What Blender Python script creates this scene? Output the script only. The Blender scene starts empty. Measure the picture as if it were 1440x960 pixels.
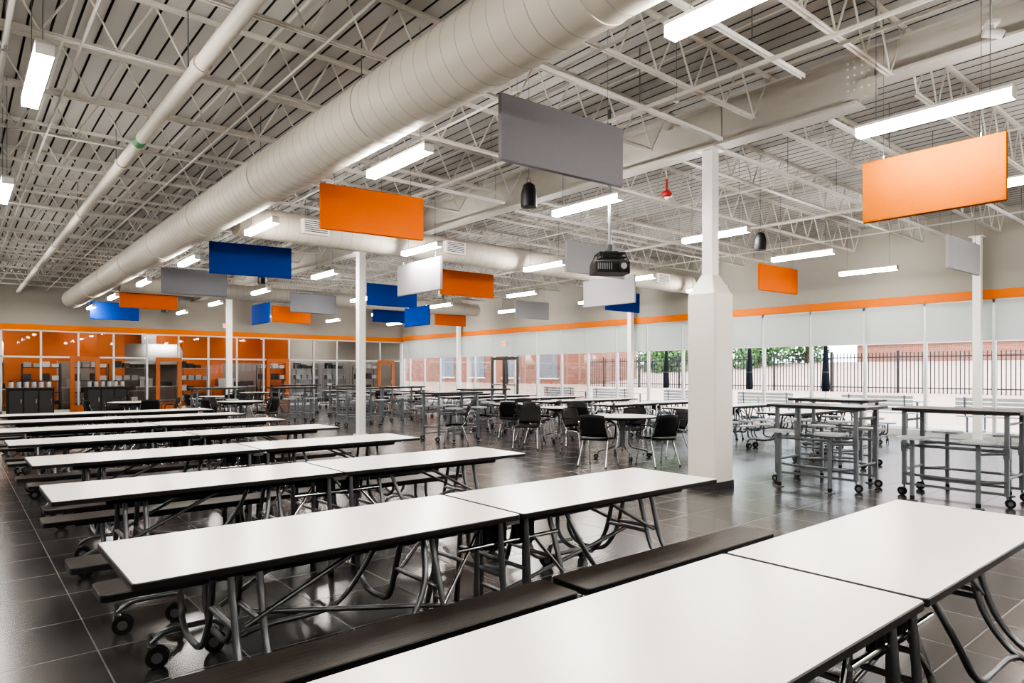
import bpy, math, random
from mathutils import Vector, Matrix
random.seed(7)
D=bpy.data
SC=bpy.context.scene
COL=SC.collection
# ------------------------------------------------------------ materials
MATS={}
def pmat(name,col,rough=0.5,metal=0.0,var=0.06,scale=8.0,bump=0.0,bscale=60.0,spec=0.5,emit=None,estr=0,coord='Object',stretch=None,trans=0):
    m=D.materials.new(name); m.use_nodes=True; nt=m.node_tree; N=nt.nodes; L=nt.links
    b=N['Principled BSDF']
    b.inputs['Roughness'].default_value=rough; b.inputs['Metallic'].default_value=metal
    b.inputs['Specular IOR Level'].default_value=spec
    tc=N.new('ShaderNodeTexCoord'); mp=N.new('ShaderNodeMapping'); L.new(tc.outputs[coord],mp.inputs[0])
    if stretch: mp.inputs['Scale'].default_value=stretch
    nz=N.new('ShaderNodeTexNoise'); nz.inputs['Scale'].default_value=scale; nz.inputs['Detail'].default_value=3
    L.new(mp.outputs[0],nz.inputs[0])
    mx=N.new('ShaderNodeMix'); mx.data_type='RGBA'
    c=list(col)
    mx.inputs[6].default_value=(*[max(0,x*(1-var)) for x in c],1)
    mx.inputs[7].default_value=(*[min(1,x*(1+var)) for x in c],1)
    L.new(nz.outputs[0],mx.inputs[0]); L.new(mx.outputs[2],b.inputs['Base Color'])
    if bump>0:
        n2=N.new('ShaderNodeTexNoise'); n2.inputs['Scale'].default_value=bscale; L.new(mp.outputs[0],n2.inputs[0])
        bp=N.new('ShaderNodeBump'); bp.inputs['Strength'].default_value=bump; bp.inputs['Distance'].default_value=0.01
        L.new(n2.outputs[0],bp.inputs['Height']); L.new(bp.outputs[0],b.inputs['Normal'])
    if emit:
        b.inputs['Emission Color'].default_value=(*emit,1); b.inputs['Emission Strength'].default_value=estr
    MATS[name]=m
    return m
pmat('laminate_white',(0.88,0.86,0.825),0.25,var=0.012,scale=3)
pmat('edge_black',(0.010,0.010,0.011),0.45)
pmat('plastic_black',(0.010,0.010,0.012),0.5,bump=0.1,spec=0.3)
pmat('plastic_grey',(0.38,0.40,0.42),0.4)
pmat('table_top_dark',(0.08,0.08,0.085),0.3)
pmat('tube_steel',(0.20,0.21,0.225),0.32,metal=0.85,var=0.1)
pmat('tube_grey',(0.17,0.185,0.20),0.4,metal=0.4)
pmat('chrome',(0.6,0.6,0.62),0.15,metal=1.0)
pmat('steel_bright',(0.45,0.46,0.47),0.35,metal=0.9)
pmat('rubber',(0.01,0.01,0.01),0.7)
pmat('bench_wood',(0.026,0.020,0.017),0.42,var=0.9,scale=14,stretch=(0.7,9,9),bump=0.15,bscale=14,spec=0.35)
pmat('joist_paint',(0.56,0.54,0.495),0.5)
pmat('beam_paint',(0.37,0.35,0.315),0.5)
pmat('deck_paint',(0.36,0.35,0.33),0.6,var=0.05,scale=1.5)
pmat('deck_groove',(0.045,0.043,0.04),0.8)
pmat('duct_paint',(0.54,0.50,0.44),0.5,var=0.04,scale=2.5)
pmat('duct_seam',(0.36,0.335,0.29),0.5)
pmat('white_paint',(0.78,0.77,0.75),0.4,var=0.02)
pmat('column_cream',(0.74,0.71,0.65),0.33,var=0.02)
pmat('wall_taupe',(0.28,0.26,0.23),0.7,var=0.04,scale=2)
pmat('wall_light',(0.6,0.58,0.54),0.7,var=0.03,scale=2)
pmat('wall_grey',(0.30,0.29,0.275),0.7,var=0.03,scale=2)
pmat('stripe_orange',(0.62,0.15,0.004),0.6,var=0.04,spec=0.3)
pmat('kitchen_orange',(0.58,0.14,0.012),0.55,var=0.12,scale=1)
pmat('felt_orange',(0.74,0.145,0.001),0.85,bump=0.25,bscale=250,var=0.05,scale=60,spec=0.2)
pmat('felt_amber',(0.45,0.118,0.0),0.85,bump=0.25,bscale=250,var=0.05,scale=60,spec=0.05)
pmat('felt_blue',(0.004,0.048,0.30),0.85,bump=0.25,bscale=250,var=0.08,scale=60,spec=0.2)
pmat('felt_grey',(0.20,0.20,0.225),0.85,bump=0.25,bscale=250,var=0.1,scale=90)
pmat('felt_silver',(0.38,0.38,0.40),0.85,bump=0.25,bscale=250,var=0.05,scale=90)
pmat('alu_frame',(0.58,0.58,0.57),0.4,metal=0.3)
pmat('dark_frame',(0.06,0.055,0.05),0.4)
pmat('wood_orange',(0.36,0.10,0.018),0.45,var=0.25,scale=5,stretch=(4,4,0.6))
pmat('base_dark',(0.03,0.03,0.03),0.5)
pmat('red_plastic',(0.35,0.012,0.012),0.4)
pmat('green_label',(0.03,0.22,0.08),0.5)
pmat('concrete',(0.33,0.29,0.265),0.8,var=0.1,scale=0.6)
pmat('asphalt_pale',(0.36,0.255,0.21),0.85,var=0.12,scale=0.4)
pmat('fence_black',(0.012,0.012,0.014),0.6)
pmat('bark',(0.10,0.07,0.045),0.9)
pmat('leaf',(0.10,0.22,0.08),0.7,var=0.5,scale=1.5)
pmat('navy_cloth',(0.012,0.014,0.02),0.9,spec=0.1)
pmat('roof_grey',(0.3,0.3,0.3),0.8)
pmat('window_dark',(0.10,0.13,0.16),0.1)
pmat('sign_red',(0.8,0.02,0.02),0.4,emit=(1,0.05,0.03),estr=2)
pmat('lamp_lens',(0.9,0.9,0.9),0.4,emit=(1.0,0.95,0.885),estr=78)
pmat('lamp_lens_k',(0.9,0.9,0.9),0.4,emit=(1.0,0.92,0.82),estr=25)
# glass
def glass(name,tint,refl):
    m=D.materials.new(name); m.use_nodes=True; N=m.node_tree.nodes; L=m.node_tree.links
    N.remove(N['Principled BSDF']); o=N['Material Output']
    t=N.new('ShaderNodeBsdfTransparent'); t.inputs[0].default_value=(*tint,1)
    g=N.new('ShaderNodeBsdfGlossy'); g.inputs['Roughness'].default_value=0.02
    lw=N.new('ShaderNodeFresnel'); lw.inputs[0].default_value=1.45
    mu=N.new('ShaderNodeMath'); mu.operation='MULTIPLY'; mu.inputs[1].default_value=refl; L.new(lw.outputs[0],mu.inputs[0])
    x=N.new('ShaderNodeMixShader'); L.new(mu.outputs[0],x.inputs[0]); L.new(t.outputs[0],x.inputs[1]); L.new(g.outputs[0],x.inputs[2])
    L.new(x.outputs[0],o.inputs[0]); MATS[name]=m
glass('glass_clear',(0.95,0.97,0.97),0.5)
glass('glass_int',(0.92,0.93,0.93),1.2)
# shade fabric
m=D.materials.new('shade_fabric'); m.use_nodes=True; N=m.node_tree.nodes; L=m.node_tree.links
N.remove(N['Principled BSDF']); o=N['Material Output']
a=N.new('ShaderNodeBsdfDiffuse'); a.inputs[0].default_value=(0.50,0.53,0.50,1)
t=N.new('ShaderNodeBsdfTranslucent'); t.inputs[0].default_value=(0.30,0.33,0.31,1)
x=N.new('ShaderNodeMixShader'); x.inputs[0].default_value=0.35
L.new(a.outputs[0],x.inputs[1]); L.new(t.outputs[0],x.inputs[2]); L.new(x.outputs[0],o.inputs[0]); MATS['shade_fabric']=m
# floor
m=D.materials.new('floor_tile'); m.use_nodes=True; N=m.node_tree.nodes; L=m.node_tree.links; b=N['Principled BSDF']
tc=N.new('ShaderNodeTexCoord'); mp=N.new('ShaderNodeMapping'); L.new(tc.outputs['Object'],mp.inputs[0])
br=N.new('ShaderNodeTexBrick'); br.inputs['Scale'].default_value=1; br.inputs['Brick Width'].default_value=0.6; br.inputs['Row Height'].default_value=0.6
br.inputs['Mortar Size'].default_value=0.004; br.offset=0.0
br.inputs['Color1'].default_value=(0.040,0.039,0.038,1); br.inputs['Color2'].default_value=(0.058,0.056,0.054,1); br.inputs['Mortar'].default_value=(0.17,0.165,0.16,1)
L.new(mp.outputs[0],br.inputs[0])
nz=N.new('ShaderNodeTexNoise'); nz.inputs['Scale'].default_value=5; nz.inputs['Detail'].default_value=9; nz.inputs['Roughness'].default_value=0.7; L.new(mp.outputs[0],nz.inputs[0])
cr=N.new('ShaderNodeMapRange'); cr.inputs[1].default_value=0.25; cr.inputs[2].default_value=0.75; cr.inputs[3].default_value=0.7; cr.inputs[4].default_value=1.3
L.new(nz.outputs[0],cr.inputs[0])
mx=N.new('ShaderNodeMix'); mx.data_type='RGBA'; mx.blend_type='MULTIPLY'; mx.inputs[0].default_value=1
L.new(br.outputs[0],mx.inputs[6]); L.new(cr.outputs[0],mx.inputs[7]); L.new(mx.outputs[2],b.inputs['Base Color'])
rm=N.new('ShaderNodeMapRange'); rm.inputs[3].default_value=0.22; rm.inputs[4].default_value=0.5; L.new(br.outputs[1],rm.inputs[0]); L.new(rm.outputs[0],b.inputs['Roughness'])
b.inputs['Specular IOR Level'].default_value=0.7
MATS['floor_tile']=m
# brick
m=D.materials.new('brick_red'); m.use_nodes=True; N=m.node_tree.nodes; L=m.node_tree.links; b=N['Principled BSDF']; b.inputs['Roughness'].default_value=0.85
tc=N.new('ShaderNodeTexCoord')
sx=N.new('ShaderNodeSeparateXYZ'); L.new(tc.outputs['Object'],sx.inputs[0]); ad=N.new('ShaderNodeMath'); L.new(sx.outputs[0],ad.inputs[0]); L.new(sx.outputs[1],ad.inputs[1])
cx=N.new('ShaderNodeCombineXYZ'); L.new(ad.outputs[0],cx.inputs[0]); L.new(sx.outputs[2],cx.inputs[1])
br=N.new('ShaderNodeTexBrick'); br.inputs['Scale'].default_value=1; br.inputs['Brick Width'].default_value=0.22; br.inputs['Row Height'].default_value=0.075; br.inputs['Mortar Size'].default_value=0.006
br.inputs['Color1'].default_value=(0.26,0.09,0.055,1); br.inputs['Color2'].default_value=(0.19,0.065,0.04,1); br.inputs['Mortar'].default_value=(0.35,0.28,0.23,1)
L.new(cx.outputs[0],br.inputs[0]); L.new(br.outputs[0],b.inputs['Base Color']); MATS['brick_red']=m

# ------------------------------------------------------------ mesh builder
class MB:
    def __init__(s): s.v=[];s.f=[];s.m=[];s.sm=[];s.mats=[]
    def mi(s,n):
        if n not in s.mats: s.mats.append(n)
        return s.mats.index(n)
    def add(s,vs,fs,mat,smooth=False):
        o=len(s.v); s.v+= [tuple(p) for p in vs]; k=s.mi(mat)
        for f in fs: s.f.append([o+i for i in f]); s.m.append(k); s.sm.append(smooth)
    def box(s,x0,x1,y0,y1,z0,z1,mat):
        vs=[(x0,y0,z0),(x1,y0,z0),(x1,y1,z0),(x0,y1,z0),(x0,y0,z1),(x1,y0,z1),(x1,y1,z1),(x0,y1,z1)]
        s.add(vs,[(3,2,1,0),(4,5,6,7),(0,1,5,4),(1,2,6,5),(2,3,7,6),(3,0,4,7)],mat)
    def cbox(s,c,sz,mat,rz=0,rx=0,ry=0):
        M=Matrix.Rotation(rz,3,'Z')@Matrix.Rotation(ry,3,'Y')@Matrix.Rotation(rx,3,'X'); h=[q/2 for q in sz]
        vs=[]
        for z in(-1,1):
            for (x,y) in((-1,-1),(1,-1),(1,1),(-1,1)):
                vs.append(Vector(c)+M@Vector((x*h[0],y*h[1],z*h[2])))
        s.add(vs,[(3,2,1,0),(4,5,6,7),(0,1,5,4),(1,2,6,5),(2,3,7,6),(3,0,4,7)],mat)
    def prism(s,poly,z0,z1,mside,mtop=None,mbot=None):
        n=len(poly); vs=[(p[0],p[1],z0) for p in poly]+[(p[0],p[1],z1) for p in poly]
        s.add(vs,[(i,(i+1)%n,n+(i+1)%n,n+i) for i in range(n)],mside)
        s.add(vs[n:],[tuple(range(n))],mtop or mside); s.add(vs[:n],[tuple(reversed(range(n)))],mbot or mside)
    def slab(s,x0,x1,y0,y1,z0,z1,r,mside,mtop=None,lip=0.004):
        def rr(i):
            p=[]
            for (cx,cy,a0) in((x1-r,y1-r,0),(x0+r,y1-r,90),(x0+r,y0+r,180),(x1-r,y0+r,270)):
                for k in range(5):
                    a=math.radians(a0+k*22.5); p.append((cx+(r-i)*math.cos(a),cy+(r-i)*math.sin(a)))
            return p
        s.prism(rr(0),z0,z1-lip,mside)
        A=rr(0);B=rr(lip);n=len(A)
        vs=[(p[0],p[1],z1-lip) for p in A]+[(p[0],p[1],z1) for p in B]
        s.add(vs,[(i,(i+1)%n,n+(i+1)%n,n+i) for i in range(n)],mside)
        s.add(vs[n:],[tuple(range(n))],mtop or mside)
    def tube(s,path,r,mat,n=8,cap=True,closed=False):
        P=[Vector(p) for p in path]; k=len(P); vs=[]; 
        t=(P[1]-P[0]).normalized(); up=Vector((0,0,1)) if abs(t.z)<0.9 else Vector((1,0,0))
        nrm=(up-t*up.dot(t)).normalized(); rr=r if isinstance(r,(list,tuple)) else [r]*k
        for i in range(k):
            if closed: t=(P[(i+1)%k]-P[i-1]).normalized()
            elif i==0: t=(P[1]-P[0]).normalized()
            elif i==k-1: t=(P[-1]-P[-2]).normalized()
            else:
                t=((P[i+1]-P[i]).normalized()+(P[i]-P[i-1]).normalized())
                t=t.normalized() if t.length>1e-6 else (P[i+1]-P[i]).normalized()
            q=nrm-t*nrm.dot(t)
            if q.length>1e-6: nrm=q.normalized()
            bn=t.cross(nrm)
            for j in range(n):
                a=2*math.pi*j/n; vs.append(P[i]+(nrm*math.cos(a)+bn*math.sin(a))*rr[i])
        fs=[]
        for i in range(k if closed else k-1):
            i2=(i+1)%k
            for j in range(n): fs.append((i*n+j,i*n+(j+1)%n,i2*n+(j+1)%n,i2*n+j))
        s.add(vs,fs,mat,True)
        if cap and not closed:
            s.add(vs[:n],[tuple(reversed(range(n)))],mat); s.add(vs[-n:],[tuple(range(n))],mat)
    def cyl(s,p0,p1,r,mat,n=12): s.tube([p0,p1],r,mat,n)
    def obj(s,name): 
        me=D.meshes.new(name); me.from_pydata(s.v,[],s.f)
        for n in s.mats: me.materials.append(MATS[n])
        me.polygons.foreach_set('material_index',s.m); me.polygons.foreach_set('use_smooth',s.sm); me.update()
        return me
def place(name,me,loc=(0,0,0),rz=0):
    if isinstance(me,MB): me=me.obj(name)
    o=D.objects.new(name,me); o.location=loc; o.rotation_euler=(0,0,rz); COL.objects.link(o); return o
def rnd(pts,r=0.05,n=4):
    P=[Vector(p) for p in pts]; out=[P[0]]
    for i in range(1,len(P)-1):
        a=P[i-1]-P[i]; b=P[i+1]-P[i]; q=min(r,a.length*0.49,b.length*0.49)
        A=P[i]+a.normalized()*q; B=P[i]+b.normalized()*q
        for k in range(n+1):
            t=k/n; out.append(A*(1-t)**2+P[i]*2*t*(1-t)+B*t*t)
    out.append(P[-1]); return out

# ------------------------------------------------------------ shell
XL,XR,YF,YB=-4.0,17.5,-4.0,29.5
ZD=5.1; ZJ=4.5; ZH=5.085
b=MB(); b.box(XL,XR+0.1,YF,34.5,-0.1,0,'floor_tile'); place('floor',b)
b=MB(); pitch=0.20; x=XL; gw=0.024
while x<XR+0.2:
    y0,y1=YF,YB+0.1
    xa=x+pitch-gw; xb=x+pitch
    b.add([(x,y0,ZD),(xa,y0,ZD),(xa,y1,ZD),(x,y1,ZD)],[(3,2,1,0)],'deck_paint')
    b.add([(xa,y0,ZD),(xa+0.004,y0,ZD+0.04),(xa+0.004,y1,ZD+0.04),(xa,y1,ZD)],[(3,2,1,0)],'deck_groove')
    b.add([(xa+0.004,y0,ZD+0.04),(xb-0.004,y0,ZD+0.04),(xb-0.004,y1,ZD+0.04),(xa+0.004,y1,ZD+0.04)],[(3,2,1,0)],'deck_groove')
    b.add([(xb-0.004,y0,ZD+0.04),(xb,y0,ZD),(xb,y1,ZD),(xb-0.004,y1,ZD+0.04)],[(3,2,1,0)],'deck_groove')
    x+=pitch
b.box(XL,XR+0.3,YF,YB+0.1,ZD+0.06,ZD+0.2,'roof_grey')
place('ceiling',b)
b=MB(); b.box(XL-0.2,XL,YF,YB,0,ZD,'wall_grey'); place('wall_left',b)
b=MB(); b.box(XL-0.2,XR+0.2,YF-0.2,YF,0,ZD,'wall_light'); place('wall_front',b)
ZG=3.05
b=MB(); b.box(XL,XR+0.2,YB,YB+0.15,ZG,ZD,'wall_taupe'); place('wall_back',b)
b=MB(); b.box(XL,XR-0.022,YB-0.02,YB,ZG,ZG+0.20,'stripe_orange'); place('trim_1',b)
b=MB(); b.box(XR,XR+0.2,YF,YB,3.12,ZD,'wall_taupe'); place('wall_right',b)
b=MB(); b.box(XR-0.02,XR,YF,YB-0.02,3.13,3.33,'stripe_orange'); place('trim_2',b)
b=MB(); b.box(XR,XR+0.2,YF,YB,0,0.09,'alu_frame'); place('baseboard_right',b)
ys=[0.33+1.36*k for k in range(-3,22)]; ys=[y for y in ys if YF<y<YB-0.1]
b=MB()
for i,y in enumerate(ys): b.box(XR+0.02,XR+0.12,y-0.03,y+0.03,0.09,3.12,'alu_frame')
b.box(XR+0.02,XR+0.12,YF,YB,3.05,3.12,'alu_frame'); b.box(XR+0.02,XR+0.12,YF,YB,0.09,0.15,'alu_frame')
b.box(XR+0.02,XR+0.12,YB-0.06,YB,0.09,3.12,'alu_frame')
place('trim_3',b)
allys=[YF]+ys+[YB]
k=1
for i in range(len(allys)-1):
    y0,y1=allys[i]+0.03,allys[i+1]-0.03
    b=MB(); b.add([(XR+0.07,y0,0.15),(XR+0.07,y1,0.15),(XR+0.07,y1,3.05),(XR+0.07,y0,3.05)],[(0,1,2,3)],'glass_clear')
    place('window_%d'%k,b); k+=1
    b=MB(); b.add([(XR+0.005,y0-0.005,2.22),(XR+0.005,y1+0.005,2.22),(XR+0.005,y1+0.005,3.1),(XR+0.005,y0-0.005,3.1)],[(0,1,2,3)],'shade_fabric')
    b.cyl((XR+0.005,y0-0.005,2.215),(XR+0.005,y1+0.005,2.215),0.012,'alu_frame',8)
    place('roller_shade',b)
b=MB()
for (a,c) in((20.45,21.32),(21.34,22.2)):
    b.box(XR-0.03,XR+0.02,a,a+0.1,0,2.15,'dark_frame'); b.box(XR-0.03,XR+0.02,c-0.1,c,0,2.15,'dark_frame')
    b.box(XR-0.03,XR+0.02,a+0.1,c-0.1,2.03,2.15,'dark_frame'); b.box(XR-0.03,XR+0.02,a+0.1,c-0.1,0,0.25,'dark_frame')
    b.box(XR-0.07,XR-0.04,a+0.1,c-0.1,0.98,1.03,'steel_bright')
place('door_1',b)
b=MB(); xs=[]
x=-3.3
while x<XR: xs.append(x); x+=1.15
for x in xs: b.box(x-0.03,x+0.03,YB+0.02,YB+0.12,0,ZG,'alu_frame')
b.box(XL,XR,YB+0.02,YB+0.12,2.05,2.11,'alu_frame'); b.box(XL,XR,YB+0.02,YB+0.12,0,0.14,'alu_frame'); b.box(XL,XR,YB+0.02,YB+0.12,ZG-0.05,ZG,'alu_frame')
place('trim_4',b)
b=MB(); b.add([(XL,YB+0.07,0.14),(XR,YB+0.07,0.14),(XR,YB+0.07,ZG-0.05),(XL,YB+0.07,ZG-0.05)],[(0,1,2,3)],'glass_int'); place('window_%d'%k,b)
for i,(a,c,mm) in enumerate(((3.33,4.28,'wood_orange'),(6.2,7.15,'wood_orange'),(10.6,11.6,'wood_orange'),(16.1,17.0,'wood_orange'))):
    b=MB(); y0,y1=YB-0.04,YB+0.01
    b.box(a,a+0.15,y0,y1,0,2.12,mm); b.box(c-0.15,c,y0,y1,0,2.12,mm); b.box(a+0.15,c-0.15,y0,y1,1.94,2.12,mm); b.box(a+0.15,c-0.15,y0,y1,0,0.3,mm)
    b.cyl((c-0.2,y0-0.05,0.95),(c-0.2,y0-0.05,1.15),0.012,'chrome'); b.box(c-0.21,c-0.12,y0-0.05,y0,1.04,1.06,'chrome')
    place('door_%d'%(i+2),b)
# kitchen: lower wall tiles in pale grey, orange paint above
b=MB(); b.box(XL,12.0,34.3,34.5,2.0,3.6,'kitchen_orange'); b.box(XL,12.0,34.3,34.5,0,2.0,'wall_grey'); b.box(12.0,XR+0.2,34.3,34.5,0,3.6,'wall_light'); place('wall_kitchen_back',b)
b=MB(); b.box(XL-0.2,XL,YB+0.12,34.5,0,3.6,'kitchen_orange'); place('wall_kitchen_left',b)
b=MB(); b.box(XR,XR+0.2,YB+0.15,34.5,0,3.6,'wall_light'); place('wall_kitchen_right',b)
b=MB(); b.box(XL-0.2,XR+0.2,YB+0.15,34.5,3.6,3.7,'wall_light'); place('ceiling_kitchen',b)
b=MB(); b.box(12.0,12.12,30.6,34.3,0,3.6,'kitchen_orange'); place('wall_kitchen_partition',b)
b=MB()
for (a,c) in((1.5,3.2),(4.6,5.6),(7.9,9.6)): b.box(a,c,32.3,32.42,0,3.6,'kitchen_orange')
place('wall_kitchen_middle',b)
b=MB()
b.box(-0.6,0.6,-0.06,0.06,-0.06,0.0,'lamp_lens_k'); b.box(-0.61,0.61,-0.07,0.07,0.0,0.04,'white_paint'); kl=b.obj('kl')
for x in (-1.5,1.5,4.5,7.5,10.5,14.5):
    for y in(30.9,33): place('kitchen_ceiling_light',kl,(x,y,3.555))

# ------------------------------------------------------------ structure
b=MB()
def ibeam_y(b,x,y0,y1,z0,z1,mat,w=0.26):
    b.box(x-w/2,x+w/2,y0,y1,z0,z0+0.03,mat); b.box(x-w/2,x+w/2,y0,y1,z1-0.03,z1,mat); b.box(x-0.02,x+0.02,y0,y1,z0+0.03,z1-0.03,mat)
XB=7.62
ibeam_y(b,XB,3.14,YB,4.42,4.98,'beam_paint'); ibeam_y(b,XB,YF,3.13,4.62,4.98,'beam_paint')
b.box(XB-0.05,XB+0.05,2.98,3.3,4.5,4.95,'beam_paint')
for z in (4.6,4.68,4.76,4.84,4.9):
    for y in(3.03,3.1,3.18,3.25): b.cyl((XB-0.07,y,z),(XB-0.05,y,z),0.012,'joist_paint',6)
place('roof_girder',b)
def joist(L):
    b=MB(); J='joist_paint'
    for s in(-1,1):
        b.box(0,L,*sorted((s*0.010,s*0.038)),ZD-0.008,ZD-0.002,J); b.box(0,L,*sorted((s*0.007,s*0.012)),ZD-0.045,ZD-0.008,J)
        b.box(0.35,L-0.35,*sorted((s*0.010,s*0.034)),ZJ,ZJ+0.006,J); b.box(0.35,L-0.35,*sorted((s*0.007,s*0.012)),ZJ+0.006,ZJ+0.038,J)
    n=int(round((L-0.7)/0.62)); st=(L-0.7)/n
    for i in range(n):
        x0=0.35+i*st
        b.tube([(x0,0,ZJ+0.02),(x0+st/2,0,ZD-0.02)],0.0105,J,6); b.tube([(x0+st/2,0,ZD-0.02),(x0+st,0,ZJ+0.02)],0.0105,J,6)
    b.tube([(0.02,0,ZD-0.03),(0.36,0,ZJ+0.02)],0.012,J,6); b.tube([(L-0.02,0,ZD-0.03),(L-0.36,0,ZJ+0.02)],0.012,J,6)
    return b
jl=joist(XB-XL-0.02).obj('joistL'); jr=joist(XR-XB-0.02).obj('joistR')
y=-3.3
while y<YB-0.3:
    place('roof_joist',jl,(XL+0.005,y,0)); place('roof_joist',jr,(XB+0.01,y,0)); y+=1.5
for x in (-1.5,0.9,2.6,4.6,6.2,10.0,12.6,15.2):
    b=MB(); b.box(x-0.012,x+0.012,YF+0.05,YB-0.05,ZJ-0.006,ZJ,'joist_paint'); b.box(x-0.012,x-0.008,YF+0.05,YB-0.05,ZJ-0.026,ZJ-0.006,'joist_paint')
    b.box(x-0.012,x+0.012,YF+0.05,YB-0.05,ZD-0.06,ZD-0.052,'joist_paint')
    place('joist_bridging',b)
def strut(x0,x1,y,z=4.42):
    b=MB(); b.box(x0,x1,y-0.02,y+0.02,z+0.03,z+0.034,'white_paint'); b.box(x0,x1,y-0.02,y-0.017,z-0.01,z+0.03,'white_paint'); b.box(x0,x1,y+0.017,y+0.02,z-0.01,z+0.03,'white_paint')
    x=x0+0.1
    while x<x1: b.cyl((x,y,z+0.03),(x,y,ZH),0.005,'tube_steel',5); x+=1.6
    place('strut_channel',b)
strut(4.1,7.4,4.72); strut(3.8,6.45,3.2); strut(7.8,16.6,4.95); strut(7.8,16.6,3.55); strut(3.8,7.3,8.9); strut(7.8,16.6,9.2); strut(3.8,7.3,13.1)
def column(x,y,ztop,s=0.15):
    b=MB(); b.box(x-s/2,x+s/2,y-s/2,y+s/2,0,ztop,'white_paint'); b.box(x-s/2-0.06,x+s/2+0.06,y-s/2-0.06,y+s/2+0.06,ztop-0.02,ztop,'white_paint')
    b.box(x-s/2-0.05,x+s/2+0.05,y-s/2-0.05,y+s/2+0.05,0,0.02,'white_paint'); return b
b=column(XB,5.03,4.42); x,y=XB,5.03
def ring(h,c,z):
    return [(x+a,y+d,z) for a,d in((h,h-c),(h-c,h),(-h+c,h),(-h,h-c),(-h,-h+c),(-h+c,-h),(h-c,-h),(h,-h+c))]
R=[ring(0.21,0.02,0.1),ring(0.21,0.02,2.52),ring(0.085,0.008,2.78)]
vs=R[0]+R[1]+R[2]
b.add(vs,[(k2*8+i,k2*8+(i+1)%8,k2*8+8+(i+1)%8,k2*8+8+i) for k2 in range(2) for i in range(8)]+[tuple(range(16,24))],'column_cream')
b.box(x-0.215,x+0.215,y-0.215,y+0.215,0,0.1,'base_dark')
place('structural_column',b)
place('structural_column',column(XB-0.06,14.7,4.42,0.17)); place('structural_column',column(XB-0.1,24.6,4.42,0.17))
for yy in(4.65,14.45,24.3): place('structural_column',column(XR-0.22,yy,4.5,0.15))
def duct_y(b,x,z,r,y0,y1,step=0.20):
    b.tube([(x,y0,z),(x,y1,z)],r,'duct_paint',40)
    y=y0
    while y<y1-step:
        b.tube([(x,y+step-0.008,z),(x,y+step-0.004,z),(x,y+step,z)],[r,r+0.003,r],'duct_seam',40,cap=False); y+=step
def duct_x(b,x0,x1,y,z,r,step=0.2):
    b.tube([(x0,y,z),(x1,y,z)],r,'duct_paint',28)
    x=x0+step
    while x<x1: b.tube([(x-0.004,y,z),(x,y,z),(x+0.004,y,z)],[r,r+0.003,r],'duct_seam',28,cap=False); x+=step
b=MB(); duct_y(b,3.30,4.15,0.325,YF+0.05,28.6)
for yy in (0,3,6,9,12,15,18,21,24,27): b.tube([(3.30,yy,4.15),(3.30,yy+0.05,4.15)],0.334,'duct_paint',40); b.cyl((3.3,yy+0.4,4.47),(3.3,yy+0.4,ZH),0.006,'tube_steel',5)
place('spiral_air_duct',b)
def grille(b,x,y,z,w=0.5,h=0.25):
    b.box(x-w/2,x+w/2,y-0.04,y,z-h/2,z+h/2,'white_paint')
    for i in range(6): b.box(x-w/2+0.04,x+w/2-0.04,y-0.045,y-0.04,z-h/2+0.035+i*h/7,z-h/2+0.05+i*h/7,'base_dark')
b=MB(); duct_x(b,3.64,16.4,11.55,4.06,0.26)
for x in (4.9,7.9,11.5,14.8): b.box(x-0.25,x+0.25,11.24,11.4,3.94,4.18,'duct_paint'); grille(b,x,11.24,4.06)
place('branch_air_duct',b)
b=MB(); duct_x(b,3.64,16.4,21.8,4.05,0.24)
for x in (5.5,9,12.5): b.box(x-0.25,x+0.25,21.5,21.65,3.93,4.17,'duct_paint'); grille(b,x,21.5,4.05)
place('branch_air_duct',b)
b=MB(); b.tube([(1.78,YF+0.05,4.38),(1.78,29.3,4.38)],0.07,'duct_paint',16)
for yy in(-1,2.8,6.6,10.4,14.2,18,21.8,25.6): b.tube([(1.78,yy,4.38),(1.78,yy+0.12,4.38)],0.085,'duct_paint',16); b.cyl((1.78,yy+0.5,4.45),(1.78,yy+0.5,ZH),0.006,'tube_steel',5)
b.tube([(1.78,4.55,4.38),(1.78,4.85,4.38)],0.072,'green_label',16); b.tube([(1.78,9.2,4.38),(1.78,9.4,4.38)],0.072,'green_label',16)
place('overhead_pipe',b)
for (x,zz) in((-0.4,4.375),(0.35,4.375),(5.75,4.375),(12.2,4.375)):
    b=MB(); b.tube([(x,YF+0.05,zz),(x,29.3,zz)],0.022,'joist_paint',8)
    yy=-2
    while yy<29: b.tube([(x,yy,zz),(x,yy,zz-0.06)],[0.012,0.012],'steel_bright',6); b.cyl((x,yy,zz-0.06),(x,yy,zz-0.065),0.03,'steel_bright',8); b.cyl((x,yy,zz),(x,yy,ZH),0.004,'tube_steel',4); yy+=3.1
    place('sprinkler_pipe',b)

# ------------------------------------------------------------ pendant lights
b=MB()
b.box(-0.055,0.055,-0.61,0.61,-0.05,0.025,'lamp_lens')
b.box(-0.058,0.058,-0.62,0.62,0.025,0.05,'white_paint'); b.box(-0.058,0.058,-0.62,-0.61,-0.052,0.05,'white_paint'); b.box(-0.058,0.058,0.61,0.62,-0.052,0.05,'white_paint')
for yy in(-0.45,0.45): b.cyl((0,yy,0.05),(0,yy,ZH-3.8),0.0035,'tube_steel',5)
pl=b.obj('pl')
for x in(-2.6,0.5,3.71,6.65,9.75,12.75,15.8):
    for kk in range(-1,7): place('pendant_linear_light',pl,(x,2.15+4.2*kk,3.8))

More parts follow.
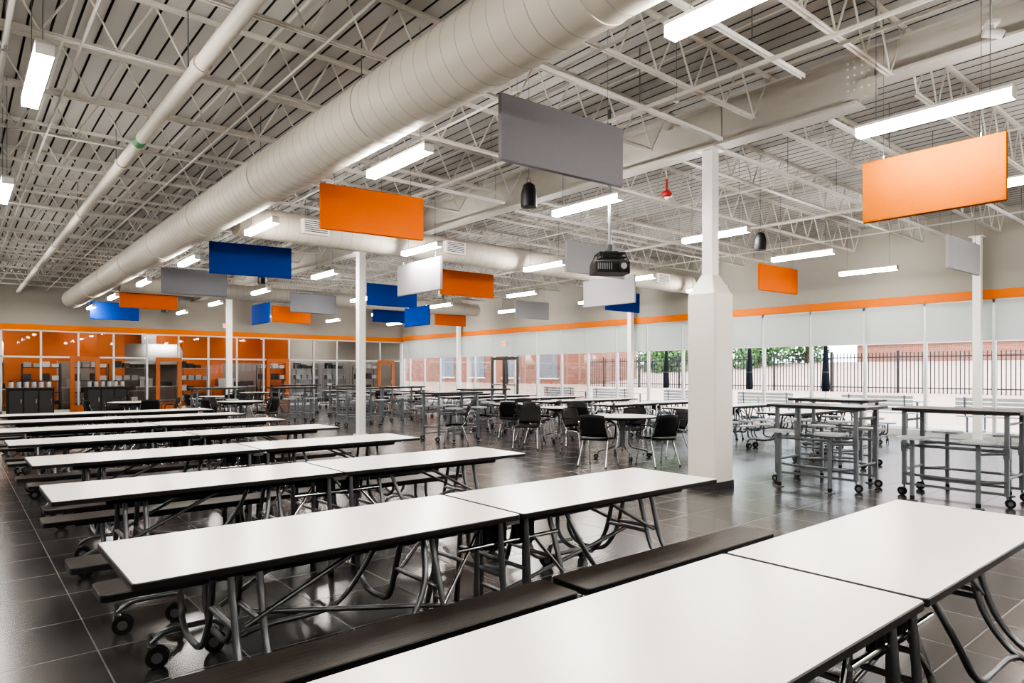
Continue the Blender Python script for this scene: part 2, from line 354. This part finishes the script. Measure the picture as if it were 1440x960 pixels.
# ------------------------------------------------------------ baffles
def baffle(a,bb,z0,z1,mat):
    a=Vector((*a,0)); c=Vector((*bb,0)); L=(c-a).length; ang=math.atan2(c.y-a.y,c.x-a.x); H=z1-z0
    b=MB(); t=0.025
    b.box(-L/2+0.008,L/2-0.008,-t,t,-H/2+0.008,H/2-0.008,mat)
    b.tube([(-L/2+0.02,0,-H/2+0.02),(L/2-0.02,0,-H/2+0.02),(L/2-0.02,0,H/2-0.02),(-L/2+0.02,0,H/2-0.02)],0.026,mat,8,closed=True)
    for s in(-1,1): b.cyl((s*(L/2-0.2),0,H/2),(s*(L/2-0.2),0,ZH-(z0+z1)/2),0.0025,'tube_steel',4); b.cyl((s*(L/2-0.2),0,H/2),(s*(L/2-0.2),0,H/2+0.03),0.01,'chrome',6)
    me=b.obj('acoustic_baffle'); place('acoustic_baffle',me,((a.x+c.x)/2,(a.y+c.y)/2,(z0+z1)/2),ang)
BX=[((3.76,4.66),(5.3,4.55),'felt_grey'),((3.72,8.4),(5.22,8.22),'felt_orange'),((3.75,13.5),(5.27,13.25),'felt_blue'),
((3.80,17.6),(5.3,17.5),'felt_grey'),((3.70,22.2),(5.25,22.2),'felt_orange'),((3.70,27.6),(5.25,27.6),'felt_blue'),
((8.87,9.0),(10.5,8.95),'felt_silver'),((9.05,13.5),(10.65,13.45),'felt_orange'),((8.9,16.95),(10.5,16.9),'felt_blue'),
((12.0,22.4),(13.5,22.4),'felt_blue'),((8.1,20.5),(9.65,20.5),'felt_grey'),((9.2,25),(10.7,25),'felt_orange'),
((14.7,22.3),(16.2,22.3),'felt_orange'),((15.2,13.7),(16.8,13.7),'felt_blue'),((14.9,17.6),(16.5,17.6),'felt_silver'),
((14.2,8.1),(15.8,8.0),'felt_orange'),((13.85,4.2),(15.5,4.15),'felt_silver')]
for a,c,m_ in BX: baffle(a,c,3.41,4.02,m_)
BY=[((7.17,1.7),(7.17,2.93),'felt_amber'),((6.87,10.2),(6.87,11.75),'felt_silver'),((11.6,17.9),(11.6,19.4),'felt_blue'),((11.4,9.4),(11.4,10.95),'felt_silver'),
((13.0,1.3),(13.0,2.85),'felt_amber'),((7.35,20.2),(7.35,21.7),'felt_blue')]
for a,c,m_ in BY: baffle(a,c,3.03,3.65,m_)

# ------------------------------------------------------------ ceiling devices
b=MB(); b.tube([(0,0,-0.14),(0,0,-0.1),(0,0,0.02),(0,0,0.12),(0,0,0.15)],[0.095,0.1,0.095,0.07,0.03],'plastic_black',20)
b.tube([(0,0,-0.142),(0,0,-0.14)],[0.08,0.08],'base_dark',20); b.tube([(-0.03,0,0.14),(-0.03,0,0.2),(0.03,0,0.2),(0.03,0,0.14)],0.005,'base_dark',6); b.cyl((0,0,0.2),(0,0,1.44),0.003,'base_dark',4)
sp=b.obj('sp'); 
for p in((5.3,6.0,3.63),(10.1,5.73,3.64),(5.3,15,3.63),(10.1,15,3.64),(14.5,12.5,3.64),(5.3,24,3.63)): place('pendant_speaker',sp,p)
b=MB(); b.cyl((0,0,0.05),(0,0,1.01),0.010,'beam_paint',8); b.cyl((0,0,0.05),(0,0,0.22),0.014,'red_plastic',8); b.tube([(0,0,-0.04),(0,0,-0.025),(0,0,0.025),(0,0,0.05)],[0.045,0.075,0.075,0.045],'red_plastic',16); b.tube([(0,0,-0.075),(0,0,-0.04)],[0.02,0.04],'white_paint',12)
place('fire_alarm_strobe',b,(7.85,5.9,4.06))
b=MB(); b.slab(-0.24,0.24,-0.19,0.19,-0.1,0.05,0.04,'plastic_black'); b.box(-0.2,0.2,-0.15,0.15,0.05,0.08,'base_dark')
for i in range(7): b.box(-0.22+i*0.03,-0.205+i*0.03,-0.195,-0.19,-0.06,0.02,'tube_steel')
b.cyl((0.12,-0.19,-0.02),(0.12,-0.25,-0.02),0.055,'base_dark',16); b.cyl((0.12,-0.25,-0.02),(0.12,-0.252,-0.02),0.042,'chrome',16)
b.box(-0.18,0.18,-0.14,0.14,0.16,0.18,'plastic_black'); b.box(-0.12,0.2,-0.1,0.1,0.11,0.13,'plastic_black')
for sx_ in(-0.14,0.14):
    for sy in(-0.1,0.1): b.cyl((sx_,sy,0.05),(sx_,sy,0.16),0.008,'base_dark',6); b.tube([(sx_*1.6,sy*1.5,0.05),(sx_*1.2,sy*1.2,0.17)],0.009,'base_dark',6)
b.cyl((0,0,0.18),(0,0,2.12),0.022,'tube_steel',12); b.cyl((0,0,0.18),(0,0,0.3),0.035,'base_dark',12); b.box(-0.09,0.09,-0.09,0.09,0.18,0.2,'base_dark')
place('ceiling_projector',b,(6.80,6.05,2.93),-0.55)
b=MB(); b.box(-0.06,0.06,-0.05,0.05,0,0.03,'white_paint'); b.cyl((0,0,0),(0,0,-0.05),0.02,'white_paint'); b.tube([(0,-0.09,-0.09),(0,-0.07,-0.08),(0,0.06,-0.05)],[0.035,0.04,0.04],'white_paint',12)
b.cyl((0,-0.091,-0.09),(0,-0.093,-0.09),0.028,'base_dark'); b.cyl((0,0,0.03),(0,0,0.58),0.01,'white_paint',6)
place('security_camera',b,(6.88,1.75,4.5),0.6)
b=MB(); b.box(-0.16,0.16,-0.02,0.02,-0.1,0.1,'white_paint'); b.box(-0.13,0.13,-0.024,-0.02,-0.06,0.06,'sign_red'); b.box(-0.02,0.02,-0.02,0.02,0.1,0.14,'white_paint')
es=b.obj('es'); place('exit_sign',es,(XR-0.05,21.3,2.70),math.pi/2+math.pi); place('exit_sign',es,(8.9,YB-0.05,3.5))

# ------------------------------------------------------------ casters helper
def caster(b,x,y,r=0.055,ax=0,stem=0.12,mat='tube_steel'):
    ca,sa=math.cos(ax),math.sin(ax)
    for s in(-1,1):
        off=s*0.012
        b.cyl((x+0.03*ca-off*sa,y+0.03*sa+off*ca,r),(x+0.03*ca-(off+s*0.011)*sa,y+0.03*sa+(off+s*0.011)*ca,r),r,'rubber',14)
        b.cyl((x+0.03*ca-(off+s*0.011)*sa,y+0.03*sa+(off+s*0.011)*ca,r),(x+0.03*ca-(off+s*0.013)*sa,y+0.03*sa+(off+s*0.013)*ca,r),r*0.5,'tube_steel',10)
    b.tube(rnd([(x+0.03*ca,y+0.03*sa,r),(x+0.01*ca,y+0.01*sa,r*2.05),(x-0.0,y,r*2.1)],0.02),0.012,mat,8)
    b.cyl((x,y,r*2),(x,y,r*2+stem-0.06),0.012,mat,8)

# ------------------------------------------------------------ folding cafeteria bench table
def bench_table(stools=False,top='laminate_white'):
    b=MB(); ZT=0.745; BY_=0.70
    for h in(-1,1):
        def X(x): return h*x
        xa,xb=sorted((X(0.008),X(1.84)))
        b.slab(xa,xb,-0.38,0.38,ZT-0.028,ZT,0.02,'edge_black',top)
        for s in(-1,1):
            b.box(*sorted((X(0.1),X(1.55))),s*0.27-0.012,s*0.27+0.012,ZT-0.068,ZT-0.028,'plastic_black')
            if not stools:
                b.slab(*sorted((X(0.03),X(1.80))),s*BY_-0.135,s*BY_+0.135,0.415,0.45,0.03,'edge_black','bench_wood')
                b.box(*sorted((X(0.2),X(1.6))),s*BY_-0.03,s*BY_+0.03,0.385,0.415,'plastic_black')
            for (fx) in(1.42,1.30):
                b.tube(rnd([(X(fx),s*0.10,ZT-0.05),(X(fx),s*0.20,0.33),(X(fx),s*0.33,0.17),(X(fx),s*0.60,0.17),(X(fx),s*BY_,0.25),(X(fx),s*BY_,0.40)],0.09),0.016,'tube_steel')
            b.tube(rnd([(X(1.2),s*BY_,0.13),(X(1.25),s*BY_,0.175),(X(1.5),s*BY_,0.175),(X(1.56),s*BY_,0.13)],0.04),0.015,'tube_steel')
            caster(b,X(1.56),s*BY_,0.055,0.3*h); caster(b,X(1.22),s*BY_,0.055,2.6)
            b.tube(rnd([(X(0.42),s*0.12,ZT-0.05),(X(0.42),s*0.24,0.36),(X(0.42),s*0.30,0.2),(X(0.42),s*0.58,0.2),(X(0.42),s*0.68,0.3),(X(0.42),s*0.68,0.40)],0.09),0.016,'tube_steel')
            b.tube(rnd([(X(0.50),s*0.18,ZT-0.05),(X(0.55),s*0.30,0.45),(X(0.72),s*0.33,0.22),(X(1.15),s*0.33,0.22),(X(1.30),s*0.33,0.18)],0.12),0.015,'tube_steel')
            b.tube(rnd([(X(0.09),s*0.30,ZT-0.05),(X(0.09),s*0.33,0.3),(X(0.12),s*0.40,0.02)],0.1),0.017,'tube_steel'); b.cyl((X(0.12),s*0.40,0.0),(X(0.12),s*0.40,0.025),0.024,'rubber',10)
            b.tube([(X(0.17),s*0.20,ZT-0.05),(X(0.17),s*0.20,0.10)],0.014,'tube_steel'); b.cyl((X(0.17),s*0.20,0.0),(X(0.17),s*0.20,0.10),0.022,'rubber',10)
            b.cbox((X(0.10),s*0.27,ZT-0.12),(0.14,0.03,0.13),'plastic_black')
            b.tube([(X(0.16),s*0.2,ZT-0.1),(X(0.42),s*0.26,0.33)],0.011,'chrome',8)
            b.tube([(X(1.38),s*0.17,0.42),(X(0.85),s*0.22,ZT-0.06)],0.012,'tube_steel',8)
            if stools:
                for xx in(0.3,0.9,1.5):
                    b.prism([(X(xx)+0.16*math.cos(a*math.pi/9),s*0.73+0.16*math.sin(a*math.pi/9)) for a in range(18)],0.425,0.455,'plastic_grey')
                    b.tube(rnd([(X(xx),s*0.73,0.425),(X(xx),s*0.73,0.2),(X(xx),s*0.3,0.2)],0.08),0.017,'tube_grey')
                b.tube([(X(0.3),s*0.3,0.2),(X(1.5),s*0.3,0.2)],0.015,'tube_grey')
        for (fx,zz,w) in((1.42,0.42,0.18),(1.30,0.42,0.18),(0.42,0.40,0.22),(0.09,0.42,0.31),(0.17,0.2,0.2),(1.36,ZT-0.05,0.2),(0.42,ZT-0.05,0.2)):
            b.tube([(X(fx),-w,zz),(X(fx),w,zz)],0.013,'tube_steel')
        b.tube([(X(0.17),0,0.2),(X(1.30),0,0.42)],0.013,'tube_steel')
        b.cbox((X(1.36),0,ZT-0.055),(0.2,0.5,0.03),'plastic_black'); b.cbox((X(0.42),0,ZT-0.055),(0.1,0.56,0.03),'plastic_black')
    b.box(-0.05,0.05,-0.3,0.3,ZT-0.07,ZT-0.045,'chrome')
    b.tube([(-0.35,-0.28,ZT-0.16),(0.35,-0.28,ZT-0.16)],0.012,'chrome',8); b.tube([(-0.35,0.28,ZT-0.16),(0.35,0.28,ZT-0.16)],0.012,'chrome',8)
    return b
bt=bench_table().obj('bt')
for (x,y) in((2.48,1.19),(2.33,3.07),(2.28,5.08),(2.33,7.0),(2.28,9.0),(2.28,10.95),(2.28,12.9),(2.28,14.85)): place('folding_bench_table',bt,(x,y,0))
stt=bench_table(True).obj('st')
for (x,y) in((13.6,6.4),(13.6,8.6),(13.6,10.8),(13.6,13.0),(13.6,15.2),(13.6,17.4),(13.6,19.6),(13.6,24.2),(13.6,26.5)): place('folding_stool_table',stt,(x,y,0))

# ------------------------------------------------------------ cafe height tables with attached stools
def high_table():
    b=MB(); zt=1.07
    b.slab(-0.38,0.38,-0.65,0.65,zt-0.035,zt,0.04,'edge_black','table_top_dark')
    b.box(-0.3,0.3,-0.55,0.55,zt-0.05,zt-0.035,'tube_grey')
    for sx_ in(-1,1):
        for sy in(-1,1):
            b.box(sx_*0.30-0.022,sx_*0.30+0.022,sy*0.52-0.022,sy*0.52+0.022,0.13,zt-0.05,'tube_grey')
            caster(b,sx_*0.30,sy*0.52,0.05,sy*1.2,0.1,'tube_grey')
            b.slab(sx_*0.60-0.15,sx_*0.60+0.15,sy*0.33-0.15,sy*0.33+0.15,0.72,0.75,0.06,'plastic_grey')
            b.box(sx_*0.60-0.02,sx_*0.60+0.02,sy*0.33-0.02,sy*0.33+0.02,0.06,0.72,'tube_grey')
            b.cyl((sx_*0.60,sy*0.33,0.0),(sx_*0.60,sy*0.33,0.06),0.025,'rubber',10)
            b.cyl((sx_*0.60,sy*0.33,0.0),(sx_*0.60,sy*0.33,0.012),0.06,'tube_grey',12)
            b.tube([(sx_*0.60,sy*0.33,0.60),(sx_*0.30,sy*0.52,0.60)],0.016,'tube_grey'); b.tube([(sx_*0.60,sy*0.33,0.28),(sx_*0.30,sy*0.52,0.28)],0.016,'tube_grey')
            b.cbox((sx_*0.30,sy*0.52,0.6),(0.06,0.06,0.12),'tube_grey')
        b.tube([(sx_*0.30,-0.52,0.62),(sx_*0.30,0.52,0.62)],0.018,'tube_grey')
        b.tube(rnd([(sx_*0.30,-0.52,0.28),(sx_*0.45,-0.3,0.28),(sx_*0.45,0.3,0.28),(sx_*0.30,0.52,0.28)],0.1),0.016,'tube_grey')
        b.box(sx_*0.30-0.01,sx_*0.30+0.01,-0.5,0.5,0.13,0.16,'tube_grey')
    for sy in(-1,1):
        b.tube([(-0.30,sy*0.52,0.32),(0.30,sy*0.52,0.32)],0.018,'tube_grey'); b.tube([(-0.30,sy*0.52,0.92),(0.30,sy*0.52,0.92)],0.014,'tube_grey')
    return b
ht=high_table().obj('ht')
for (x,y,r) in((8.98,4.15,0),(9.25,2.65,0),(9.2,0.9,0),(8.6,12.4,math.pi/2),(8.9,17.4,math.pi/2),(7.9,19.8,math.pi/2),(11.2,5.0,0),(11.0,14.3,math.pi/2),(10.9,18.4,math.pi/2),(5.8,20.4,math.pi/2),(10.6,21.6,math.pi/2),(9.8,23.8,math.pi/2)): place('high_cafe_table',ht,(x,y,0),r)

# ------------------------------------------------------------ chairs + round tables
def chair():
    b=MB()
    nx,ny=8,10; top=[]
    for j in range(ny+1):
        t=j/ny
        for i in range(nx+1):
            u=(i/nx-0.5)*2
            y=0.22-0.44*t; w=0.225-0.02*t
            z=0.45+0.02*abs(u)**2-(0.02 if t<0.12 else 0)*0.5
            top.append((u*w,y,z))
    fs=[]
    for j in range(ny):
        for i in range(nx):
            a=j*(nx+1)+i; fs.append((a,a+1,a+nx+2,a+nx+1))
    b.add(top,fs,'plastic_black',True); b.add([(p[0],p[1],p[2]-0.02) for p in top],[tuple(reversed(f)) for f in fs],'plastic_black',True)
    bk=[]
    for th in(0,0.014):
        for j in range(7):
            t=j/6
            for i in range(nx+1):
                u=(i/nx-0.5)*2
                bk.append((u*(0.235-0.03*t*t),-0.22-0.08*t-th+0.05*u*u,0.48+0.36*t-0.02*u*u*t))
    n1=7*(nx+1); fs=[]
    for j in range(6):
        for i in range(nx):
            a=j*(nx+1)+i; fs.append((a,a+1,a+nx+2,a+nx+1)); fs.append((n1+a+nx+1,n1+a+nx+2,n1+a+1,n1+a))
    for i in range(nx): fs.append((i,n1+i,n1+i+1,i+1)); a=6*(nx+1)+i; fs.append((a,a+1,n1+a+1,n1+a))
    for j in range(6): a=j*(nx+1); fs.append((a,a+nx+1,n1+a+nx+1,n1+a)); c=a+nx; fs.append((c,n1+c,n1+c+nx+1,c+nx+1))
    b.add(bk,fs,'plastic_black',True)
    b.box(-0.2,0.2,-0.22,0.22,0.42,0.44,'plastic_black')
    for s in(-1,1):
        b.tube(rnd([(s*0.25,0.24,0.012),(s*0.225,0.17,0.42),(s*0.225,-0.15,0.43),(s*0.225,-0.27,0.72)],0.06),0.011,'chrome')
        b.tube([(s*0.24,-0.27,0.012),(s*0.21,-0.12,0.42)],0.011,'chrome')
        b.tube(rnd([(s*0.215,-0.24,0.62),(s*0.265,-0.15,0.66),(s*0.265,0.1,0.66),(s*0.24,0.12,0.45)],0.05),0.011,'plastic_black')
        b.cyl((s*0.25,0.24,0),(s*0.25,0.24,0.02),0.016,'rubber',8); b.cyl((s*0.24,-0.27,0),(s*0.24,-0.27,0.02),0.016,'rubber',8)
    return b
ch=chair().obj('ch')
def rtable():
    b=MB(); n=32; r=0.6
    P=[(r*math.cos(2*math.pi*i/n),r*math.sin(2*math.pi*i/n)) for i in range(n)]
    b.prism(P,0.715,0.735,'edge_black'); b.prism([(p[0]*0.992,p[1]*0.992) for p in P],0.735,0.742,'edge_black','laminate_white')
    for k in range(4):
        a=math.pi/4+k*math.pi/2; c,s=math.cos(a),math.sin(a)
        b.tube(rnd([(0.35*c,0.35*s,0.70),(0.12*c,0.12*s,0.6),(0.12*c,0.12*s,0.2),(0.45*c,0.45*s,0.12)],0.08),0.018,'tube_steel'); caster(b,0.45*c,0.45*s,0.04,a,0.1)
    b.cyl((0,0,0.2),(0,0,0.7),0.05,'tube_steel'); b.cyl((0,0,0.68),(0,0,0.715),0.35,'plastic_black',20)
    return b
rt=rtable().obj('rt')
def group(x,y,a0=0.3,n=4,r=0.82):
    place('round_cafe_table',rt,(x,y,0),a0)
    for k in range(n):
        a=a0+k*2*math.pi/n+random.uniform(-0.15,0.15)
        place('dining_chair',ch,(x+r*math.cos(a),y+r*math.sin(a),0),a+math.pi/2+random.uniform(-0.2,0.2))
place('round_cafe_table',rt,(9.05,7.75,0),0.2)
for (x,y) in((8.78,6.78),(8.02,7.38),(9.85,8.2),(9.0,8.75),(9.95,7.4)):
    a=math.atan2(y-7.75,x-9.05); place('dining_chair',ch,(x,y,0),a+math.pi/2)
group(10.3,10.5,-2.0,5); group(5.9,18.3,0.5); group(6.6,22.6,0.2); group(10.6,12.5,0.7); group(3.6,19.6,0.2); group(9.0,26.2,0.3); group(13.0,21.9,0.2)
for (x,y,a) in((7.9,11.2,1.0),(8.8,10.0,2.2)): place('dining_chair',ch,(x,y,0),a)

# ------------------------------------------------------------ beverage carts
def cart():
    b=MB(); b.box(-0.62,0.62,-0.35,0.35,0.1,0.98,'plastic_black'); b.slab(-0.66,0.66,-0.39,0.39,0.98,1.02,0.03,'base_dark')
    for i in range(3): b.box(-0.58+i*0.4,-0.22+i*0.4,-0.36,-0.35,0.16,0.92,'base_dark')
    for i in range(3): b.box(-0.28+i*0.4,-0.25+i*0.4,-0.375,-0.36,0.5,0.65,'chrome')
    for sx_ in(-0.5,0.5):
        for sy in(-0.28,0.28): caster(b,sx_,sy,0.045,0,0.09)
    for i in range(6):
        x=-0.5+i*0.2; b.cyl((x,0,1.02),(x,0,1.2),0.075,'steel_bright',14); b.tube([(x,0,1.2),(x,0,1.22),(x,0,1.25)],[0.078,0.078,0.02],'plastic_black',14); b.cyl((x,-0.075,1.06),(x,-0.12,1.06),0.012,'plastic_black',6)
    return b
ct=cart().obj('ct'); place('beverage_cart',ct,(1.95,27.0,0)); place('beverage_cart',ct,(4.15,27.3,0))

# ------------------------------------------------------------ kitchen equipment
def rack(dark=False):
    b=MB(); mm='base_dark' if dark else 'steel_bright'
    for sx_ in(-0.6,0.6):
        for sy in(-0.25,0.25): b.cyl((sx_,sy,0),(sx_,sy,1.85),0.016,mm,8)
    for z in(0.3,0.75,1.2,1.7):
        for sy in(-0.25,0.25): b.cyl((-0.6,sy,z),(0.6,sy,z),0.012,mm,6)
        for i in range(13): b.cyl((-0.6+i*0.1,-0.25,z),(-0.6+i*0.1,0.25,z),0.004,mm,4)
        for i in range(4):
            if random.random()<0.8: b.box(-0.55+i*0.29,-0.33+i*0.29,-0.18,0.18,z+0.01,z+random.uniform(0.12,0.3),random.choice(['white_paint','plastic_grey','steel_bright','base_dark','base_dark']))
    return b
rk=rack().obj('rk'); rk2=rack(True).obj('rk2')
for (x,y) in((5.6,31.2),(8.0,31.0),(13.2,31.4),(14.8,31.4)): place('wire_shelf_rack',rk,(x,y,0))
for (x,y) in((2.6,31.2),(4.1,30.6),(-0.6,30.6),(11.3,30.8),(16.3,31.2)): place('wire_shelf_rack',rk2,(x,y,0))
def counter():
    b=MB(); b.slab(-0.9,0.9,-0.36,0.36,0.86,0.9,0.02,'steel_bright'); b.box(-0.86,0.86,-0.32,0.32,0.25,0.28,'steel_bright')
    for sx_ in(-0.84,0.84):
        for sy in(-0.3,0.3): b.cyl((sx_,sy,0),(sx_,sy,0.86),0.02,'steel_bright',8)
    b.box(-0.7,-0.2,-0.25,0.25,0.9,1.25,'steel_bright'); b.box(0.1,0.6,-0.2,0.2,0.9,1.1,'base_dark'); return b
cn=counter().obj('cn')
for (x,y) in((0.9,31.6),(4.3,33.2),(7.0,33.2),(10.7,33.4),(9.65,31.0),(0.4,33.4)): place('steel_prep_counter',cn,(x,y,0))
b=MB(); vs=[(-1.5,-0.6,0),(1.5,-0.6,0),(1.5,0.6,0),(-1.5,0.6,0),(-1.2,-0.1,0.8),(1.2,-0.1,0.8),(1.2,0.6,0.8),(-1.2,0.6,0.8)]
b.add(vs,[(0,1,5,4),(1,2,6,5),(2,3,7,6),(3,0,4,7),(4,5,6,7),(3,2,1,0)],'steel_bright'); b.box(-1.5,1.5,-0.6,0.6,-0.12,0,'steel_bright'); b.box(-0.3,0.3,0.1,0.5,0.8,1.59,'steel_bright')
hd=b.obj('hd'); place('exhaust_hood',hd,(0.3,33.6,2.0)); place('exhaust_hood',hd,(6.8,33.6,2.0))
b=MB(); b.box(-0.75,0.75,-0.4,0.4,0.12,2.0,'steel_bright')
for s in(-1,1): b.box(*sorted((s*0.02,s*0.72)),-0.43,-0.4,0.16,1.75,'steel_bright'); b.cyl((s*0.08,-0.46,0.8),(s*0.08,-0.46,1.3),0.012,'chrome'); b.box(s*0.08-0.01,s*0.08+0.01,-0.46,-0.42,1.0,1.03,'chrome')
for sx_ in(-0.65,0.65):
    for sy in(-0.32,0.32): b.cyl((sx_,sy,0),(sx_,sy,0.12),0.03,'base_dark')
fr=b.obj('fr'); place('steel_refrigerator',fr,(2.6,33.7,0)); place('steel_refrigerator',fr,(-2.4,33.6,0)); place('steel_refrigerator',fr,(13.5,33.7,0)); place('steel_refrigerator',fr,(15.4,33.7,0))

# ------------------------------------------------------------ exterior
b=MB()
xs_=[XR+0.1,22,27,45,90]; zs=[-0.02,-0.02,0.85,2.2,2.4]
for i in range(4):
    b.add([(xs_[i],-60,zs[i]),(xs_[i+1],-60,zs[i+1]),(xs_[i+1],110,zs[i+1]),(xs_[i],110,zs[i])],[(0,1,2,3)],'concrete' if i==0 else 'asphalt_pale')
place('ground_outside',b)
b=MB(); y=-12; FX=26.5
while y<25:
    b.box(FX-0.014,FX+0.014,y-0.014,y+0.014,0.75,2.25,'fence_black'); y+=0.13
y=-12
while y<25.2: b.box(FX-0.035,FX+0.035,y-0.035,y+0.035,0.7,2.32,'fence_black'); y+=2.4
for z in(0.95,2.08): b.box(FX-0.02,FX+0.02,-12,25,z-0.02,z+0.02,'fence_black')
place('picket_fence',b)
b=MB(); b.box(27,31,25.5,48,-0.1,5.5,'brick_red'); b.box(26.9,31.1,25.4,48.1,5.5,5.9,'white_paint')
for y in(28,31.5,35,38.5): b.box(26.97,27.0,y,y+1.6,1.2,2.9,'window_dark'); b.box(26.94,27.0,y-0.08,y+1.68,1.12,1.2,'white_paint')
place('brick_building',b)
b=MB(); b.box(48,60,-8,20,2.2,7.5,'brick_red'); b.box(47.8,60.2,-8.2,20.2,7.5,8.0,'white_paint'); b.box(47.9,48,-8,20,3.4,4.4,'white_paint')
for i in range(8): b.box(47.85,47.9,-7+i*3.4,-5+i*3.4,3.5,4.3,'window_dark')
place('brick_building',b)
def tree():
    b=MB(); b.tube([(0,0,-0.5),(0.05,0,1.5),(0,0.1,3),(0.1,0,4.5)],[0.18,0.14,0.1,0.05],'bark',8)
    for k in range(6):
        a=k*1.05; b.tube([(0,0,2+0.3*k),(math.cos(a)*1.0,math.sin(a)*1.0,3+0.3*k)],[0.06,0.02],'bark',5)
    cl=[(random.uniform(-1.3,1.3),random.uniform(-1.3,1.3),random.uniform(0.3,5.0),random.uniform(0.6,1.1)) for _ in range(22)]
    for (x,y,z,r) in cl:
        for _ in range(150):
            d=Vector((random.gauss(0,1),random.gauss(0,1),random.gauss(0,1))).normalized()*r*random.uniform(0.6,1)
            p=Vector((x,y,z))+d; u=Vector((random.gauss(0,1),random.gauss(0,1),random.gauss(0,1))).normalized()*0.13; w=u.cross(d).normalized()*0.08
            b.add([p-u,p+w,p+u,p-w],[(0,1,2,3)],'leaf')
    return b
tr=tree().obj('tr')
for (x,y,s,z) in((40,31,1.1,1.6),(38,28.6,1,1.5),(44,34,1.3,1.9),(42.5,31,1.2,1.8),(37,27.2,0.9,1.4),(40,23,1,1.6),(43,24.6,1.1,1.8),(45,22,1.0,2.0)):
    o=place('leafy_tree',tr,(x,y,z),random.uniform(0,6)); o.scale=(s,s,s)
def picnic():
    b=MB()
    for i in range(5): b.box(-0.9,0.9,-0.36+i*0.15,-0.24+i*0.15,0.72,0.75,'plastic_grey')
    for s in(-1,1):
        for i in range(2): b.box(-0.9,0.9,s*0.7-0.14+i*0.14,s*0.7-0.02+i*0.14,0.43,0.46,'plastic_grey')
        b.tube(rnd([(s*0.7,-0.7,0.42),(s*0.7,-0.7,0.0),(s*0.7,0.7,0.0),(s*0.7,0.7,0.42)],0.08),0.025,'tube_grey'); b.tube([(s*0.7,0,0),(s*0.7,0,0.72)],0.03,'tube_grey')
    for i in range(4): b.box(-0.9,0.9,0.86,0.88,0.52+i*0.1,0.6+i*0.1,'plastic_grey')
    for s in(-0.7,0.7): b.tube([(s,0.75,0.42),(s,0.86,0.5),(s,0.9,0.92)],0.02,'tube_grey')
    return b
pc=picnic().obj('pc')
for (x,y) in((19.6,4.6),(19.8,7.4),(19.8,10.6),(20.0,13.6),(19.8,16.8),(20.2,20),(19.5,1.8)): place('picnic_table',pc,(x,y,0.0),math.pi/2)
b=MB(); b.cyl((0,0,-0.02),(0,0,0.08),0.28,'base_dark',16); b.cyl((0,0,0),(0,0,2.5),0.02,'alu_frame',8)
b.tube([(0,0,0.95),(0,0,1.05),(0,0,1.5),(0,0,1.9),(0,0,2.25),(0,0,2.42)],[0.10,0.12,0.10,0.08,0.05,0.02],'navy_cloth',10); b.tube([(0,0,1.5),(0,0,1.54)],0.105,'base_dark',10)
um=b.obj('um')
for (x,y) in((19.7,9.1),(20.3,11.9),(20.6,25.0),(20.2,15.2)): place('closed_patio_umbrella',um,(x,y,0))

# ------------------------------------------------------------ world, sun, camera
w=D.worlds.new('world'); SC.world=w; w.use_nodes=True; N=w.node_tree.nodes; L=w.node_tree.links
bg=N['Background']; bg.inputs[0].default_value=(0.84,0.91,1.0,1); bg.inputs[1].default_value=5.0
ld=D.lights.new('sun','SUN'); ld.energy=4.0; ld.angle=0.02; ld.color=(1,0.95,0.88); so=D.objects.new('sun',ld); COL.objects.link(so)
so.rotation_euler=Vector((0.45,0.25,-1.0)).to_track_quat('-Z','Y').to_euler()
cd=D.cameras.new('camera'); cam=D.objects.new('camera',cd); COL.objects.link(cam); SC.camera=cam
cam.location=(0,0,1.5); cam.rotation_euler=(math.radians(90),0,math.radians(-40)); cd.sensor_width=36; cd.lens=937/1440*36; cd.shift_y=44/1440
cd.clip_end=300; cd.clip_start=0.05
SC.view_settings.view_transform='AgX'
SC.view_settings.look='AgX - High Contrast'
SC.view_settings.exposure=0.35
